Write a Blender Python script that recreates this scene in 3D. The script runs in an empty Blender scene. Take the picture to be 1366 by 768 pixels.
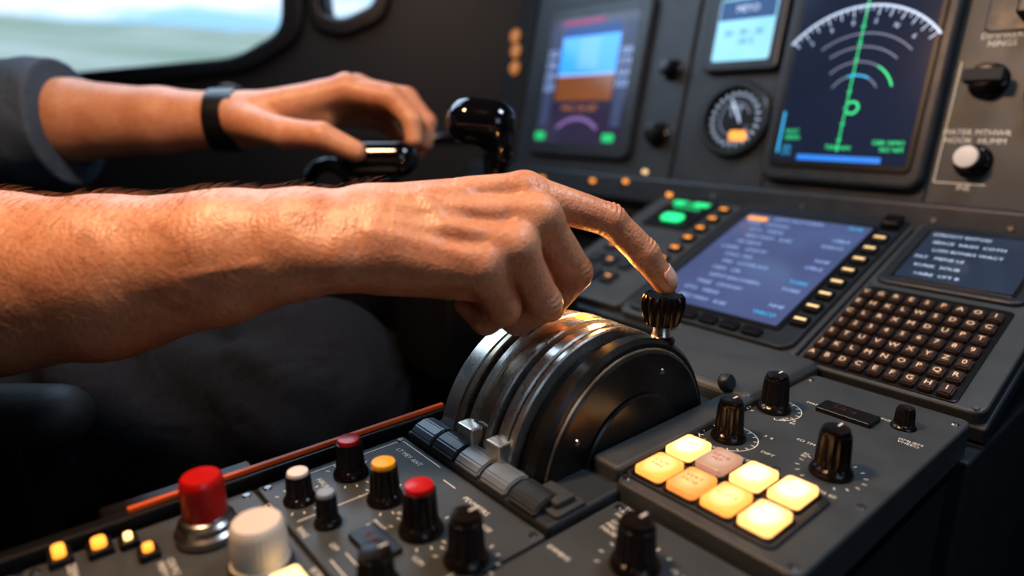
import bpy, bmesh, math, random
import numpy as np
from mathutils import Vector, Matrix, Euler
random.seed(4); np.random.seed(4)
SC=bpy.context.scene; COL=SC.collection
rad=math.radians
try:
    SC.view_settings.view_transform='Standard'
    SC.view_settings.look='Medium High Contrast'
except Exception as ex: print(ex)

# ------------------------------------------------------------------ materials
def nodemat(name):
    m=bpy.data.materials.new(name); m.use_nodes=True
    nt=m.node_tree; return m,nt,nt.nodes['Principled BSDF']
def mat(name,col,rough=.5,metal=0.,em=None,es=0.,var=.0,vscale=40.,bump=0.,bscale=300.,coat=0.,spec=.5):
    m,nt,b=nodemat(name)
    b.inputs['Base Color'].default_value=(*col,1); b.inputs['Roughness'].default_value=rough
    b.inputs['Metallic'].default_value=metal; b.inputs['Coat Weight'].default_value=coat
    b.inputs['Specular IOR Level'].default_value=spec
    if em: b.inputs['Emission Color'].default_value=(*em,1); b.inputs['Emission Strength'].default_value=es
    if var>0 or bump>0:
        tc=nt.nodes.new('ShaderNodeTexCoord')
    if var>0:
        n=nt.nodes.new('ShaderNodeTexNoise'); n.inputs['Scale'].default_value=vscale; n.inputs['Detail'].default_value=5
        nt.links.new(tc.outputs['Object'],n.inputs['Vector'])
        r=nt.nodes.new('ShaderNodeMix'); r.data_type='RGBA'
        r.inputs[6].default_value=(*[c*(1-var) for c in col],1); r.inputs[7].default_value=(*[min(1,c*(1+var)) for c in col],1)
        nt.links.new(n.outputs['Fac'],r.inputs[0]); nt.links.new(r.outputs[2],b.inputs['Base Color'])
        rr=nt.nodes.new('ShaderNodeMapRange'); rr.inputs[3].default_value=max(.02,rough-.1); rr.inputs[4].default_value=min(1,rough+.12)
        nt.links.new(n.outputs['Fac'],rr.inputs[0]); nt.links.new(rr.outputs[0],b.inputs['Roughness'])
    if bump>0:
        n2=nt.nodes.new('ShaderNodeTexNoise'); n2.inputs['Scale'].default_value=bscale; n2.inputs['Detail'].default_value=3
        nt.links.new(tc.outputs['Object'],n2.inputs['Vector'])
        bp=nt.nodes.new('ShaderNodeBump'); bp.inputs['Strength'].default_value=bump; bp.inputs['Distance'].default_value=.001
        nt.links.new(n2.outputs['Fac'],bp.inputs['Height']); nt.links.new(bp.outputs[0],b.inputs['Normal'])
    return m
def emit(name,col,s,base=(.01,.01,.01)):
    return mat(name,base,.4,em=col,es=s)
def lens(name,c0,c1,s,hw=.0112,hh=.0158):
    """backlit lens: bulb brighter behind the middle of the cap (object-space)"""
    m,nt,b=nodemat(name);N=nt.nodes;L=nt.links
    tc=N.new('ShaderNodeTexCoord');mp=N.new('ShaderNodeMapping');mp.inputs['Scale'].default_value=(1/hw,1/hh,0)
    L.new(tc.outputs['Object'],mp.inputs[0]);ln=N.new('ShaderNodeVectorMath');ln.operation='LENGTH';L.new(mp.outputs[0],ln.inputs[0])
    cr=N.new('ShaderNodeValToRGB');e=cr.color_ramp.elements;e[0].position=.35;e[0].color=(*c0,1);e[1].position=1.0;e[1].color=(*c1,1)
    L.new(ln.outputs['Value'],cr.inputs[0]);L.new(cr.outputs[0],b.inputs['Emission Color']);b.inputs['Emission Strength'].default_value=s
    b.inputs['Base Color'].default_value=(.3,.18,.08,1);b.inputs['Roughness'].default_value=.3
    return m

M={}
M['panel']=mat('panel_paint',(.062,.070,.073),.42,var=.28,vscale=25,bump=.12,bscale=700)
M['panel2']=mat('panel_paint_dark',(.036,.043,.050),.43,var=.25,vscale=25,bump=.12,bscale=700)
M['bezel']=mat('bezel_plastic',(.029,.035,.042),.36,var=.15,vscale=50,bump=.08,bscale=900)
M['dark']=mat('dark_plastic',(.008,.008,.009),.35)
M['black']=mat('black_knob',(.011,.008,.007),.24,bump=.05,bscale=900)
M['gloss']=mat('gloss_black',(.005,.005,.007),.10,coat=.5)
M['disc']=mat('quadrant_black',(.013,.013,.014),.27,var=.2,vscale=60)
M['chrome']=mat('quadrant_steel',(.72,.67,.60),.27,metal=.85,var=.12,vscale=80)
M['chrome2']=mat('quadrant_bronze',(.50,.41,.30),.28,metal=.8,var=.2,vscale=80)
M['steel']=mat('screw_steel',(.35,.34,.33),.3,metal=1)
M['red']=mat('red_cap',(.50,.010,.010),.35,coat=.2)
M['white']=mat('white_cap',(.74,.68,.60),.4)
M['greycap']=mat('grey_cap',(.26,.31,.37),.4)
M['yellow']=mat('yellow_cap',(.80,.38,.01),.4)
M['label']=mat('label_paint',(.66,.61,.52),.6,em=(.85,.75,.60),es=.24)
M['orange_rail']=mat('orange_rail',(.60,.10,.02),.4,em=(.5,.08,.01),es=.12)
M['trough']=mat('trough_grey',(.15,.18,.205),.33,var=.15,vscale=60)
M['rubber']=mat('rubber',(.02,.02,.022),.6,bump=.2,bscale=500)
M['cockpit']=mat('cockpit_lining',(.010,.009,.009),.7,var=.3,vscale=6)
M['floor']=mat('floor_carpet',(.015,.012,.010),.9,bump=.4,bscale=300)
M['frame']=mat('window_frame_paint',(.010,.011,.013),.5)
M['key']=mat('keycap',(.055,.032,.023),.40)
M['hairm']=mat('arm_hair',(.34,.17,.08),.5)

# ------------------------------------------------------------------ helpers
def link(o,parent=None):
    COL.objects.link(o)
    if parent: o.parent=parent
    return o
def empty(name,loc=(0,0,0),rot=(0,0,0),parent=None):
    o=bpy.data.objects.new(name,None); o.empty_display_size=.01; o.location=loc; o.rotation_euler=rot
    return link(o,parent)
def meshobj(name,verts,faces,mats,loc=(0,0,0),rot=(0,0,0),parent=None,smooth=False,midx=None):
    me=bpy.data.meshes.new(name); me.from_pydata([tuple(v) for v in verts],[],faces)
    for m in (mats if isinstance(mats,(list,tuple)) else [mats]): me.materials.append(m)
    if midx: me.polygons.foreach_set('material_index',midx)
    if smooth: me.polygons.foreach_set('use_smooth',[True]*len(me.polygons))
    me.update()
    o=bpy.data.objects.new(name,me); o.location=loc; o.rotation_euler=rot
    return link(o,parent)
def from_bm(name,bm,mats,loc=(0,0,0),rot=(0,0,0),parent=None,smooth=False):
    me=bpy.data.meshes.new(name); bm.to_mesh(me); bm.free()
    for m in (mats if isinstance(mats,(list,tuple)) else [mats]): me.materials.append(m)
    if smooth: me.polygons.foreach_set('use_smooth',[True]*len(me.polygons))
    o=bpy.data.objects.new(name,me); o.location=loc; o.rotation_euler=rot
    return link(o,parent)
def rbox(name,x0,x1,y0,y1,z0,z1,m,parent=None,bev=.002,cr=0.,seg=3,rot=(0,0,0)):
    """box with rounded plan corners (cr) and bevelled edges (bev)"""
    cx,cy=(x0+x1)/2,(y0+y1)/2; w,h=(x1-x0)/2,(y1-y0)/2
    cr=min(cr,w*.8,h*.8)
    bm=bmesh.new()
    pts=[]
    if cr>0:
        for (sx,sy,a0) in ((1,1,0),(-1,1,90),(-1,-1,180),(1,-1,270)):
            for i in range(6):
                a=rad(a0+90*i/5); pts.append((sx*(w-cr)+cr*math.cos(a),sy*(h-cr)+cr*math.sin(a)))
    else: pts=[(w,h),(-w,h),(-w,-h),(w,-h)]
    vs=[bm.verts.new((p[0],p[1],z0)) for p in pts]
    f=bm.faces.new(vs)
    r=bmesh.ops.extrude_face_region(bm,geom=[f])
    for v in r['geom']:
        if isinstance(v,bmesh.types.BMVert): v.co.z=z1
    bmesh.ops.recalc_face_normals(bm,faces=bm.faces)
    if bev>0:
        es=[e for e in bm.edges if (abs(e.verts[0].co.z-z1)<1e-7 and abs(e.verts[1].co.z-z1)<1e-7) or cr==0]
        bmesh.ops.bevel(bm,geom=es,offset=min(bev,abs(z1-z0)*.45,w*.3,h*.3),segments=seg,profile=.5,affect='EDGES')
    o=from_bm(name,bm,m,(cx,cy,0),rot,parent)
    return o
def lathe(name,prof,mats,seg=48,parent=None,loc=(0,0,0),rot=(0,0,0),rib=0,ribs=0,ribz=(0,0)):
    """prof: list of (r,z,matindex)"""
    V=[];Fc=[];mi=[]
    n=len(prof)
    for i,(r,z,k) in enumerate(prof):
        for j in range(seg):
            a=2*math.pi*j/seg; rr=r
            if ribs and ribz[0]<=z<=ribz[1]: rr=r*(1-rib*(.5-.5*math.cos(a*ribs))**.6)
            V.append((rr*math.cos(a),rr*math.sin(a),z))
    for i in range(n-1):
        for j in range(seg):
            j2=(j+1)%seg
            Fc.append((i*seg+j,i*seg+j2,(i+1)*seg+j2,(i+1)*seg+j)); mi.append(prof[i+1][2])
    Fc.append(tuple((n-1)*seg+j for j in range(seg))); mi.append(prof[-1][2])
    Fc.append(tuple(reversed(range(seg)))); mi.append(prof[0][2])
    o=meshobj(name,V,Fc,mats,loc,rot,parent,True,mi)
    md=o.modifiers.new('es','EDGE_SPLIT'); md.split_angle=rad(38)
    return o
def text(s,x,y,z,size,m,parent,align='CENTER',rz=0,name='lettering',sp=1.0,ext=0.0):
    c=bpy.data.curves.new(name,'FONT'); c.body=s; c.size=size; c.align_x=align; c.align_y='CENTER'
    c.space_character=sp; c.extrude=ext; c.resolution_u=2
    c.materials.append(m)
    o=bpy.data.objects.new(name,c); o.location=(x,y,z); o.rotation_euler=(0,0,rz)
    return link(o,parent)
def quad(name,x0,x1,y0,y1,z,m,parent):
    return meshobj(name,[(x0,y0,z),(x1,y0,z),(x1,y1,z),(x0,y1,z)],[(0,1,2,3)],m,parent=parent)
def arc(name,cx,cy,r,a0,a1,w,m,parent,z,n=40):
    V=[];Fc=[]
    for i in range(n+1):
        a=rad(a0+(a1-a0)*i/n)
        V+= [(cx+(r-w/2)*math.cos(a),cy+(r-w/2)*math.sin(a),z),(cx+(r+w/2)*math.cos(a),cy+(r+w/2)*math.sin(a),z)]
    for i in range(n): Fc.append((2*i,2*i+1,2*i+3,2*i+2))
    return meshobj(name,V,Fc,m,parent=parent)
def ticks(name,cx,cy,r0,r1,angs,w,m,parent,z):
    V=[];Fc=[]
    for a in angs:
        a=rad(a); c,s=math.cos(a),math.sin(a); k=len(V)
        for rr,ww in ((r0,-w/2),(r0,w/2),(r1,w/2),(r1,-w/2)):
            V.append((cx+rr*c-ww*s,cy+rr*s+ww*c,z))
        Fc.append((k,k+1,k+2,k+3))
    return meshobj(name,V,Fc,m,parent=parent)
def screws(pts,parent,z,r=.0032):
    bm=bmesh.new()
    for (x,y) in pts:
        bmesh.ops.create_cone(bm,cap_ends=True,segments=16,radius1=r,radius2=r*.75,depth=.0012,matrix=Matrix.Translation((x,y,z+.0006)))
        bmesh.ops.create_cube(bm,size=1,matrix=Matrix.Translation((x,y,z+.0012))@Matrix.Rotation(random.random()*3,4,'Z')@Matrix.Diagonal((r*1.3,r*.25,.0004,1)))
    return from_bm('screws',bm,M['steel'],parent=parent)
def dial(parent,cx,cy,z,r,a0=-130,a1=130,n=11,w=.0009,l=.004):
    ticks('dial_ticks',cx,cy,r,r+l,[90-(a0+(a1-a0)*i/(n-1)) for i in range(n)],w,M['label'],parent,z)

def knob(name,x,y,z,R,H,cap='black',parent=None,base=None,rot=(0,0,0),capr=.74,ptr=0.):
    mats=[M['black'],M[cap],M['label']]
    p=[(R*1.12,0,0),(R*1.15,H*.05,0),(R*1.08,H*.12,0),(R*.96,H*.17,0),(R*.93,H*.2,0),(R*.9,H*.4,0),(R*.84,H*.8,0),(R*.8,H*.88,0),(R*capr,H*.885,0)]
    p+=[(R*capr,H*.89,1),(R*capr*.99,H*.95,1),(R*capr*.93,H*.99,1),(R*capr*.8,H,1),(R*.02,H*1.003,1)]
    o=lathe(name,p,mats,90,parent,(x,y,z),rot,.10,15,(H*.18,H*.86))
    if ptr is not None:
        rbox('pointer',-R*.05,R*.05,R*.2,R*capr*.9,H*1.0,H*1.012,M['label'],o,bev=0)
    return o

# ------------------------------------------------------------------ SDF modelling
def smin(a,b,k):
    h=np.clip(.5+.5*(b-a)/k,0,1); return b+(a-b)*h-k*h*(1-h)
class Field:
    def __init__(s,lo,hi,h):
        s.lo=np.array(lo,float); s.h=h
        s.n=np.ceil((np.array(hi)-s.lo)/h).astype(int)+1
        s.ax=[(s.lo[i]+np.arange(s.n[i])*h).astype(np.float32) for i in range(3)]
        s.v=np.full(tuple(s.n),.04,np.float32)
    def sub(s,lo,hi):
        a=np.clip(np.floor((np.array(lo)-s.lo)/s.h).astype(int),0,s.n-1); b=np.clip(np.ceil((np.array(hi)-s.lo)/s.h).astype(int)+1,1,s.n)
        return tuple(slice(a[i],b[i]) for i in range(3))
    def grid(s,sl):
        return (s.ax[0][sl[0]][:,None,None],s.ax[1][sl[1]][None,:,None],s.ax[2][sl[2]][None,None,:])
def caps(g,a,b,ra,rb,e=None,ka=1.,kb=1.):
    a=np.array(a,np.float32);b=np.array(b,np.float32);d=b-a;dd=float(d@d)+1e-12
    px,py,pz=g[0]-a[0],g[1]-a[1],g[2]-a[2]
    t=np.clip((px*d[0]+py*d[1]+pz*d[2])/dd,0,1)
    qx,qy,qz=px-t*d[0],py-t*d[1],pz-t*d[2]
    if e is not None:
        k=(ka+(kb-ka)*t)-1; m=(qx*e[0]+qy*e[1]+qz*e[2])*k
        qx=qx+m*e[0];qy=qy+m*e[1];qz=qz+m*e[2]
    return np.sqrt(qx*qx+qy*qy+qz*qz)-(ra+(rb-ra)*t)
def cbox(a,b,r,m=.03):
    a=np.array(a);b=np.array(b); return np.minimum(a,b)-r-m, np.maximum(a,b)+r+m
def addcap(F,a,b,ra,rb,k,e=None,ka=1.,kb=1.):
    lo,hi=cbox(a,b,max(ra,rb)); sl=F.sub(lo,hi); g=F.grid(sl)
    F.v[sl]=smin(F.v[sl],caps(g,a,b,ra,rb,e,ka,kb),k)
def ridge(F,pts,A,w):
    """raise the surface by A along a polyline lying near it (veins, tendons)"""
    P_=np.array(pts,float); sl=F.sub(P_.min(0)-4*w,P_.max(0)+4*w); g=F.grid(sl); d=None
    for i in range(len(pts)-1):
        c=caps(g,pts[i],pts[i+1],0,0); d=c if d is None else np.minimum(d,c)
    F.v[sl]-=(A*np.exp(-(d/w)**2)).astype(np.float32)
def finger(P,R,pts,rs,palm,kb=.008,k=.004,ks=.0012):
    A=np.array(pts); lo=A.min(0)-.045; hi=A.max(0)+.045
    sl=R.sub(lo,hi); g=R.grid(sl); f=None
    for i in range(len(pts)-1):
        c=caps(g,pts[i],pts[i+1],rs[i],rs[i+1])
        f=c if f is None else smin(f,c,k)
    R.v[sl]=smin(R.v[sl],smin(P[sl],f,kb),ks)
def surfnets(F):
    v=F.v; ins=v<0; n=v.shape
    s=np.zeros([k-1 for k in n],np.int8)
    offs=[(i,j,k) for i in (0,1) for j in (0,1) for k in (0,1)]
    for o in offs: s+=ins[o[0]:n[0]-1+o[0],o[1]:n[1]-1+o[1],o[2]:n[2]-1+o[2]]
    act=(s>0)&(s<8); ijk=np.argwhere(act); idx=-np.ones(act.shape,np.int64); idx[act]=np.arange(len(ijk))
    pos=np.zeros((len(ijk),3));cnt=np.zeros(len(ijk))
    for a in offs:
        for ax in range(3):
            if a[ax]==0:
                b=list(a);b[ax]=1
                va=v[ijk[:,0]+a[0],ijk[:,1]+a[1],ijk[:,2]+a[2]];vb=v[ijk[:,0]+b[0],ijk[:,1]+b[1],ijk[:,2]+b[2]]
                cr=(va<0)!=(vb<0); t=np.where(cr,va/np.where(va==vb,1,va-vb),0)
                p=np.array(a,float)[None,:].repeat(len(ijk),0); p[:,ax]+=t
                pos+=p*cr[:,None];cnt+=cr
    V=F.lo+F.h*(ijk+pos/cnt[:,None])
    Q=[]
    for ax in range(3):
        u,w=(ax+1)%3,(ax+2)%3
        sa=[slice(None)]*3;sb=[slice(None)]*3;sa[ax]=slice(0,-1);sb[ax]=slice(1,None)
        ch=ins[tuple(sa)]!=ins[tuple(sb)]; e=np.argwhere(ch)
        ok=(e[:,u]>=1)&(e[:,w]>=1)&(e[:,u]<n[u]-1)&(e[:,w]<n[w]-1); e=e[ok]
        def cell(du,dw):
            c=e.copy();c[:,u]+=du;c[:,w]+=dw;return idx[c[:,0],c[:,1],c[:,2]]
        q=np.stack([cell(-1,-1),cell(0,-1),cell(0,0),cell(-1,0)],1)
        low=ins[e[:,0],e[:,1],e[:,2]]
        q[~low]=q[~low][:,::-1]
        Q.append(q)
    return V,np.concatenate(Q)
def sdfobj(name,F,m,parent=None,loc=(0,0,0),rot=(0,0,0)):
    V,Q=surfnets(F)
    me=bpy.data.meshes.new(name)
    me.vertices.add(len(V)); me.vertices.foreach_set('co',V.astype(np.float32).ravel())
    me.loops.add(Q.size); me.loops.foreach_set('vertex_index',Q.astype(np.int32).ravel())
    me.polygons.add(len(Q)); me.polygons.foreach_set('loop_start',np.arange(0,Q.size,4,dtype=np.int32))
    me.polygons.foreach_set('loop_total',np.full(len(Q),4,np.int32))
    me.polygons.foreach_set('use_smooth',np.ones(len(Q),bool))
    me.update(calc_edges=True); me.validate()
    me.materials.append(m)
    o=bpy.data.objects.new(name,me); o.location=loc; o.rotation_euler=rot
    return link(o,parent)

# ------------------------------------------------------------------ skin
def skin_mat():
    m,nt,b=nodemat('skin')
    N=nt.nodes;L=nt.links
    tc=N.new('ShaderNodeTexCoord')
    n=N.new('ShaderNodeTexNoise'); n.inputs['Scale'].default_value=24; n.inputs['Detail'].default_value=7; n.inputs['Roughness'].default_value=.65
    L.new(tc.outputs['Object'],n.inputs['Vector'])
    cr=N.new('ShaderNodeValToRGB'); e=cr.color_ramp.elements
    e[0].position=.3;e[0].color=(.52,.225,.120,1);e[1].position=.70;e[1].color=(.66,.36,.22,1)
    L.new(n.outputs['Fac'],cr.inputs[0])
    n2=N.new('ShaderNodeTexNoise'); n2.inputs['Scale'].default_value=230; n2.inputs['Detail'].default_value=3
    L.new(tc.outputs['Object'],n2.inputs['Vector'])
    mx=N.new('ShaderNodeMix'); mx.data_type='RGBA'; mx.blend_type='MULTIPLY'; mx.inputs[0].default_value=.26
    L.new(cr.outputs[0],mx.inputs[6]); 
    c2=N.new('ShaderNodeValToRGB'); c2.color_ramp.elements[0].position=.35;c2.color_ramp.elements[0].color=(.60,.40,.32,1);c2.color_ramp.elements[1].position=.6;c2.color_ramp.elements[1].color=(1,1,1,1)
    L.new(n2.outputs['Fac'],c2.inputs[0]); L.new(c2.outputs[0],mx.inputs[7])
    L.new(mx.outputs[2],b.inputs['Base Color'])
    b.inputs['Roughness'].default_value=.42
    b.inputs['Subsurface Weight'].default_value=.12; b.inputs['Subsurface Radius'].default_value=(1,.35,.2); b.inputs['Subsurface Scale'].default_value=.004
    vo=N.new('ShaderNodeTexVoronoi'); vo.inputs['Scale'].default_value=420; L.new(tc.outputs['Object'],vo.inputs['Vector'])
    mp=N.new('ShaderNodeMapping'); mp.inputs['Scale'].default_value=(320,90,90); L.new(tc.outputs['Object'],mp.inputs['Vector'])
    n3=N.new('ShaderNodeTexNoise'); n3.inputs['Scale'].default_value=1; n3.inputs['Detail'].default_value=4; L.new(mp.outputs[0],n3.inputs['Vector'])
    ad=N.new('ShaderNodeMath'); ad.operation='MULTIPLY_ADD'; ad.inputs[1].default_value=.6; L.new(vo.outputs['Distance'],ad.inputs[0]); L.new(n3.outputs['Fac'],ad.inputs[2])
    bp=N.new('ShaderNodeBump'); bp.inputs['Strength'].default_value=.5; bp.inputs['Distance'].default_value=.0010
    L.new(ad.outputs[0],bp.inputs['Height']); L.new(bp.outputs[0],b.inputs['Normal'])
    return m
M['skin']=skin_mat()
M['nail']=mat('fingernail',(.72,.45,.37),.22,coat=.3)
def cloth(name,col,fold=14,amt=.9,spec=.15):
    m,nt,b=nodemat(name);N=nt.nodes;L=nt.links
    tc=N.new('ShaderNodeTexCoord'); n=N.new('ShaderNodeTexNoise'); n.inputs['Scale'].default_value=fold; n.inputs['Detail'].default_value=2; n.inputs['Distortion'].default_value=.6
    w=N.new('ShaderNodeTexNoise'); w.inputs['Scale'].default_value=420
    L.new(tc.outputs['Object'],n.inputs['Vector']);L.new(tc.outputs['Object'],w.inputs['Vector'])
    mx=N.new('ShaderNodeMix'); mx.data_type='RGBA'; mx.inputs[6].default_value=(*[c*.45 for c in col],1); mx.inputs[7].default_value=(*[c*1.5 for c in col],1)
    L.new(w.outputs['Fac'],mx.inputs[0]); L.new(mx.outputs[2],b.inputs['Base Color'])
    b.inputs['Roughness'].default_value=.9; b.inputs['Specular IOR Level'].default_value=spec
    bp=N.new('ShaderNodeBump'); bp.inputs['Strength'].default_value=amt; bp.inputs['Distance'].default_value=.012
    L.new(n.outputs['Fac'],bp.inputs['Height']);L.new(bp.outputs[0],b.inputs['Normal'])
    return m
M['trouser']=cloth('denim_cloth',(.013,.0165,.024),14,1.0)
M['shirt']=cloth('shirt_cloth',(.085,.115,.155),16,.5)

# ================================================================== CAMERA
PITCH=math.atan(234/871); YAW=rad(49.8)
cam=bpy.data.cameras.new('camera'); cam.sensor_width=36; cam.lens=871*36/1366
cam.dof.use_dof=True; cam.dof.focus_distance=.54; cam.dof.aperture_fstop=2.0; cam.clip_start=.01
co=link(bpy.data.objects.new('camera',cam)); co.location=(0,0,.25); co.rotation_euler=(rad(90)-PITCH,0,YAW)
SC.camera=co
ARMROT=(-PITCH,0,YAW)

# ================================================================== PILOT
pilot=empty('pilot',(-1.15,-.35,0))
PI=Matrix.Translation((1.15,.35,0))
def pil(o):
    o.parent=pilot; o.matrix_parent_inverse=PI; return o
Nn=np.array((-.2,-.79,.58));Nn/=np.linalg.norm(Nn)
mm=.001
def v3(*a): return np.array(a,float)*mm
F=Field((-.46,-.115,-.13),(.265,.125,.085),.0012)
chain=[(v3(-440,35,-48),.076,1.03),(v3(-275,20,-34),.068,1.05),(v3(-187,14,-29),.0605,1.08),(v3(-99,5,-14),.0495,1.12),(v3(-45,1,-5),.0425,1.25),(v3(5,1,-1),.0385,1.38)]
for i in range(len(chain)-1):
    a,ra,ka=chain[i];b,rb,kb=chain[i+1]
    addcap(F,a,b,ra,rb,.012,Nn,ka,kb)
mc=[(v3(6,13,15),v3(119,27,35),.024,.0155),(v3(4,6,5),v3(130,11,13),.026,.0162),(v3(1,-4,-6),v3(112,-4,-9),.025,.0154),(v3(-2,-11,-15),v3(90,-13,-24),.023,.0138)]
for a,b,ra,rb in mc: addcap(F,a,b,ra,rb,.012)
for a,b,ra,rb in [(v3(15,30,-8),v3(72,52,-14),.024,.018),(v3(18,6,-18),v3(82,8,-30),.024,.0165),(v3(30,20,0),v3(95,24,2),.022,.020),(v3(20,4,-10),v3(85,8,-12),.024,.022)]:
    addcap(F,a,b,ra,rb,.012)
def off(p,r): return p+Nn*r
for a,b,A,w in [(off(v3(20,9,10),.0235),off(v3(114,25,33),.0135),.0024,.0052),(off(v3(20,3,4),.0245),off(v3(124,10,12),.014),.0024,.0052),(off(v3(20,-5,-6),.0235),off(v3(106,-5,-9),.0125),.0020,.0048),(off(v3(20,-12,-15),.021),off(v3(85,-14,-23),.0115),.0016,.0044)]:
    ridge(F,[a,b],A,w)
for p in [off(v3(112,18,24),.014),off(v3(108,3,2),.015),off(v3(90,-9,-15),.014)]:
    ridge(F,[p,p+v3(-22,-2,0)],-.0022,.0085)
for c_ in (off(v3(119,27,35),.012),off(v3(130,11,13),.013),off(v3(112,-4,-9),.012),off(v3(90,-13,-24),.011)):
    ridge(F,[c_,c_+v3(1,0,0)],.0018,.009)
for pts in [[(36,-12,30),(58,-10,26),(78,-10,20),(98,-8,16)],[(14,-30,0),(40,-27,-3),(60,-26,-10),(80,-26,-16)],[(50,-11,25),(62,-22,8),(84,-20,2)],
            [(-140,-46,18),(-100,-45,12),(-60,-39,14),(-20,-32,20),(20,-22,26)],[(-240,-66,-20),(-180,-60,-36),(-120,-50,-34),(-60,-43,-22)],[(-230,-55,22),(-180,-54,8),(-100,-45,12)]]:
    ridge(F,[v3(*p) for p in pts],.0018,.0048)
for x in (2,9): ridge(F,[v3(x,-20,-34),v3(x-3,-34,-12),v3(x-2,-30,10)],-.0009,.0030)
addcap(F,v3(-22,-22,-16),v3(-14,-22,-17),.012,.012,.018)
P=F.v.copy()
fing={'index':([v3(119,27,35),v3(186,41,16),v3(215,51,-10),v3(234,59,-33)],[.0155,.0132,.0118,.0100]),
 'middle':([v3(130,11,13),v3(158,42,-25),v3(140,66,-52),v3(114,72,-50)],[.0164,.0148,.0125,.0105]),
 'ring':([v3(112,-4,-9),v3(133,20,-48),v3(114,42,-62),v3(90,50,-52)],[.0155,.0140,.012,.010]),
 'little':([v3(90,-13,-24),v3(104,5,-52),v3(90,24,-62),v3(74,34,-50)],[.0140,.0125,.0105,.009]),
 'thumb':([v3(25,50,-8),v3(72,72,-22),v3(112,88,-38),v3(142,88,-46)],[.018,.0155,.014,.0115])}
for k,(pts,rs) in fing.items(): finger(P,F,pts,rs,P)
def crease(c,d,dorsal,A,lam,R,n=1):
    d=np.array(d,float);d/=np.linalg.norm(d);dorsal=np.array(dorsal,float);dorsal/=np.linalg.norm(dorsal)
    sl=F.sub(c-R*2.2,c+R*2.2);g=F.grid(sl)
    x,y,z=g[0]-c[0],g[1]-c[1],g[2]-c[2]
    s=x*d[0]+y*d[1]+z*d[2]; dn=x*dorsal[0]+y*dorsal[1]+z*dorsal[2]
    w=np.exp(-(x*x+y*y+z*z)/(R*R)*1.0)*np.clip(dn/.006+.5,0,1)
    F.v[sl]+=A*(.4+np.cos(s*2*math.pi/lam))*w*np.exp(-(s/(lam*n))**2)
ND=np.array((.35,-.45,.8))
crease(v3(186,41,16)+ND*.011,(.85,.3,-.4),ND,.0014,.0042,.015,2.0)
crease(v3(215,51,-10)+ND*.010,(.63,.3,-.72),(.5,-.45,.7),.0011,.0036,.012,1.4)
crease(v3(158,42,-25)+v3(8,-11,4),(.1,.6,-.8),(.8,-.5,.1),.0011,.0042,.014,1.8)
crease(v3(133,20,-48)+v3(8,-10,2),(.1,.6,-.8),(.8,-.5,.0),.0011,.0042,.014,1.8)
g=F.grid((slice(None),)*3)
F.v+= (.0006*np.sin(g[0]*95+g[2]*60)*np.sin(g[1]*80+1)*np.cos(g[2]*110)).astype(np.float32)
W=(-.4248,.2155,.1640)
arm=sdfobj('right_arm',F,M['skin'],loc=W,rot=ARMROT); pil(arm)
def nail(tip,dip,dors,r,parent,L=.016,half=52,name='fingernail'):
    D=Vector(tip-dip).normalized(); n=Vector(dors); n=(n-D*n.dot(D)).normalized(); s=D.cross(n)
    V=[];Fc=[];nu,nv=12,14
    base=Vector(tip)-D*(L*.72)
    for i in range(nu+1):
        u=i/nu; taper=1-.35*max(0,(u-.7)/.3)**2; tb=1-.3*max(0,(.25-u)/.25)**2
        drop=.0028*max(0,(u-.45)/.55)**2
        for j in range(nv+1):
            a=rad(half*(2*j/nv-1)*taper*tb)
            rr=r*(1.0 if abs(2*j/nv-1)<.98 else .93)
            V.append(base+D*(L*u*(1-.12*abs(2*j/nv-1)**2))+n*(rr*math.cos(a)-drop)+s*(rr*math.sin(a)))
    for i in range(nu):
        for j in range(nv):
            k=i*(nv+1)+j;Fc.append((k,k+1,k+nv+2,k+nv+1))
    o=meshobj(name,V,Fc,M['nail'],parent=parent,smooth=True)
    md=o.modifiers.new('s','SOLIDIFY');md.thickness=.0007;md.offset=0
    return o
nail(v3(234,59,-33),v3(215,51,-10),(.50,-.66,.50),.0112,arm)
def hairs():
    me=arm.data; nv=len(me.vertices)
    co_=np.empty(nv*3,np.float32);me.vertices.foreach_get('co',co_);co_=co_.reshape(-1,3)
    no=np.empty(nv*3,np.float32);me.vertex_normals.foreach_get('vector',no);no=no.reshape(-1,3)
    c=bpy.data.curves.new('arm_hair','CURVE');c.dimensions='3D';c.bevel_depth=.00010;c.bevel_resolution=0;c.use_fill_caps=False
    cand=np.where((co_[:,0]<.01)&(no[:,1]<.5)&(no[:,2]>-.5))[0]
    sel=np.random.choice(cand,2600,replace=False)
    for i in sel:
        p=co_[i];n=no[i]
        if np.random.rand()>.2+.8*min(1,(.01-p[0])/.12): continue
        t=np.array((.9,.1,.1+.35*np.random.randn()));t-=n*(t@n);t/=np.linalg.norm(t)
        l=.006+.009*np.random.rand()
        sp=c.splines.new('POLY');sp.points.add(2)
        for j,(a,b) in enumerate(((0,0),(.5,.26),(1,.34))):
            q=p+t*l*a+n*l*b;sp.points[j].co=(*q,1);sp.points[j].radius=1-.4*j
    c.materials.append(M['hairm'])
    link(bpy.data.objects.new('arm_hair',c),arm)
hairs()

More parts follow.
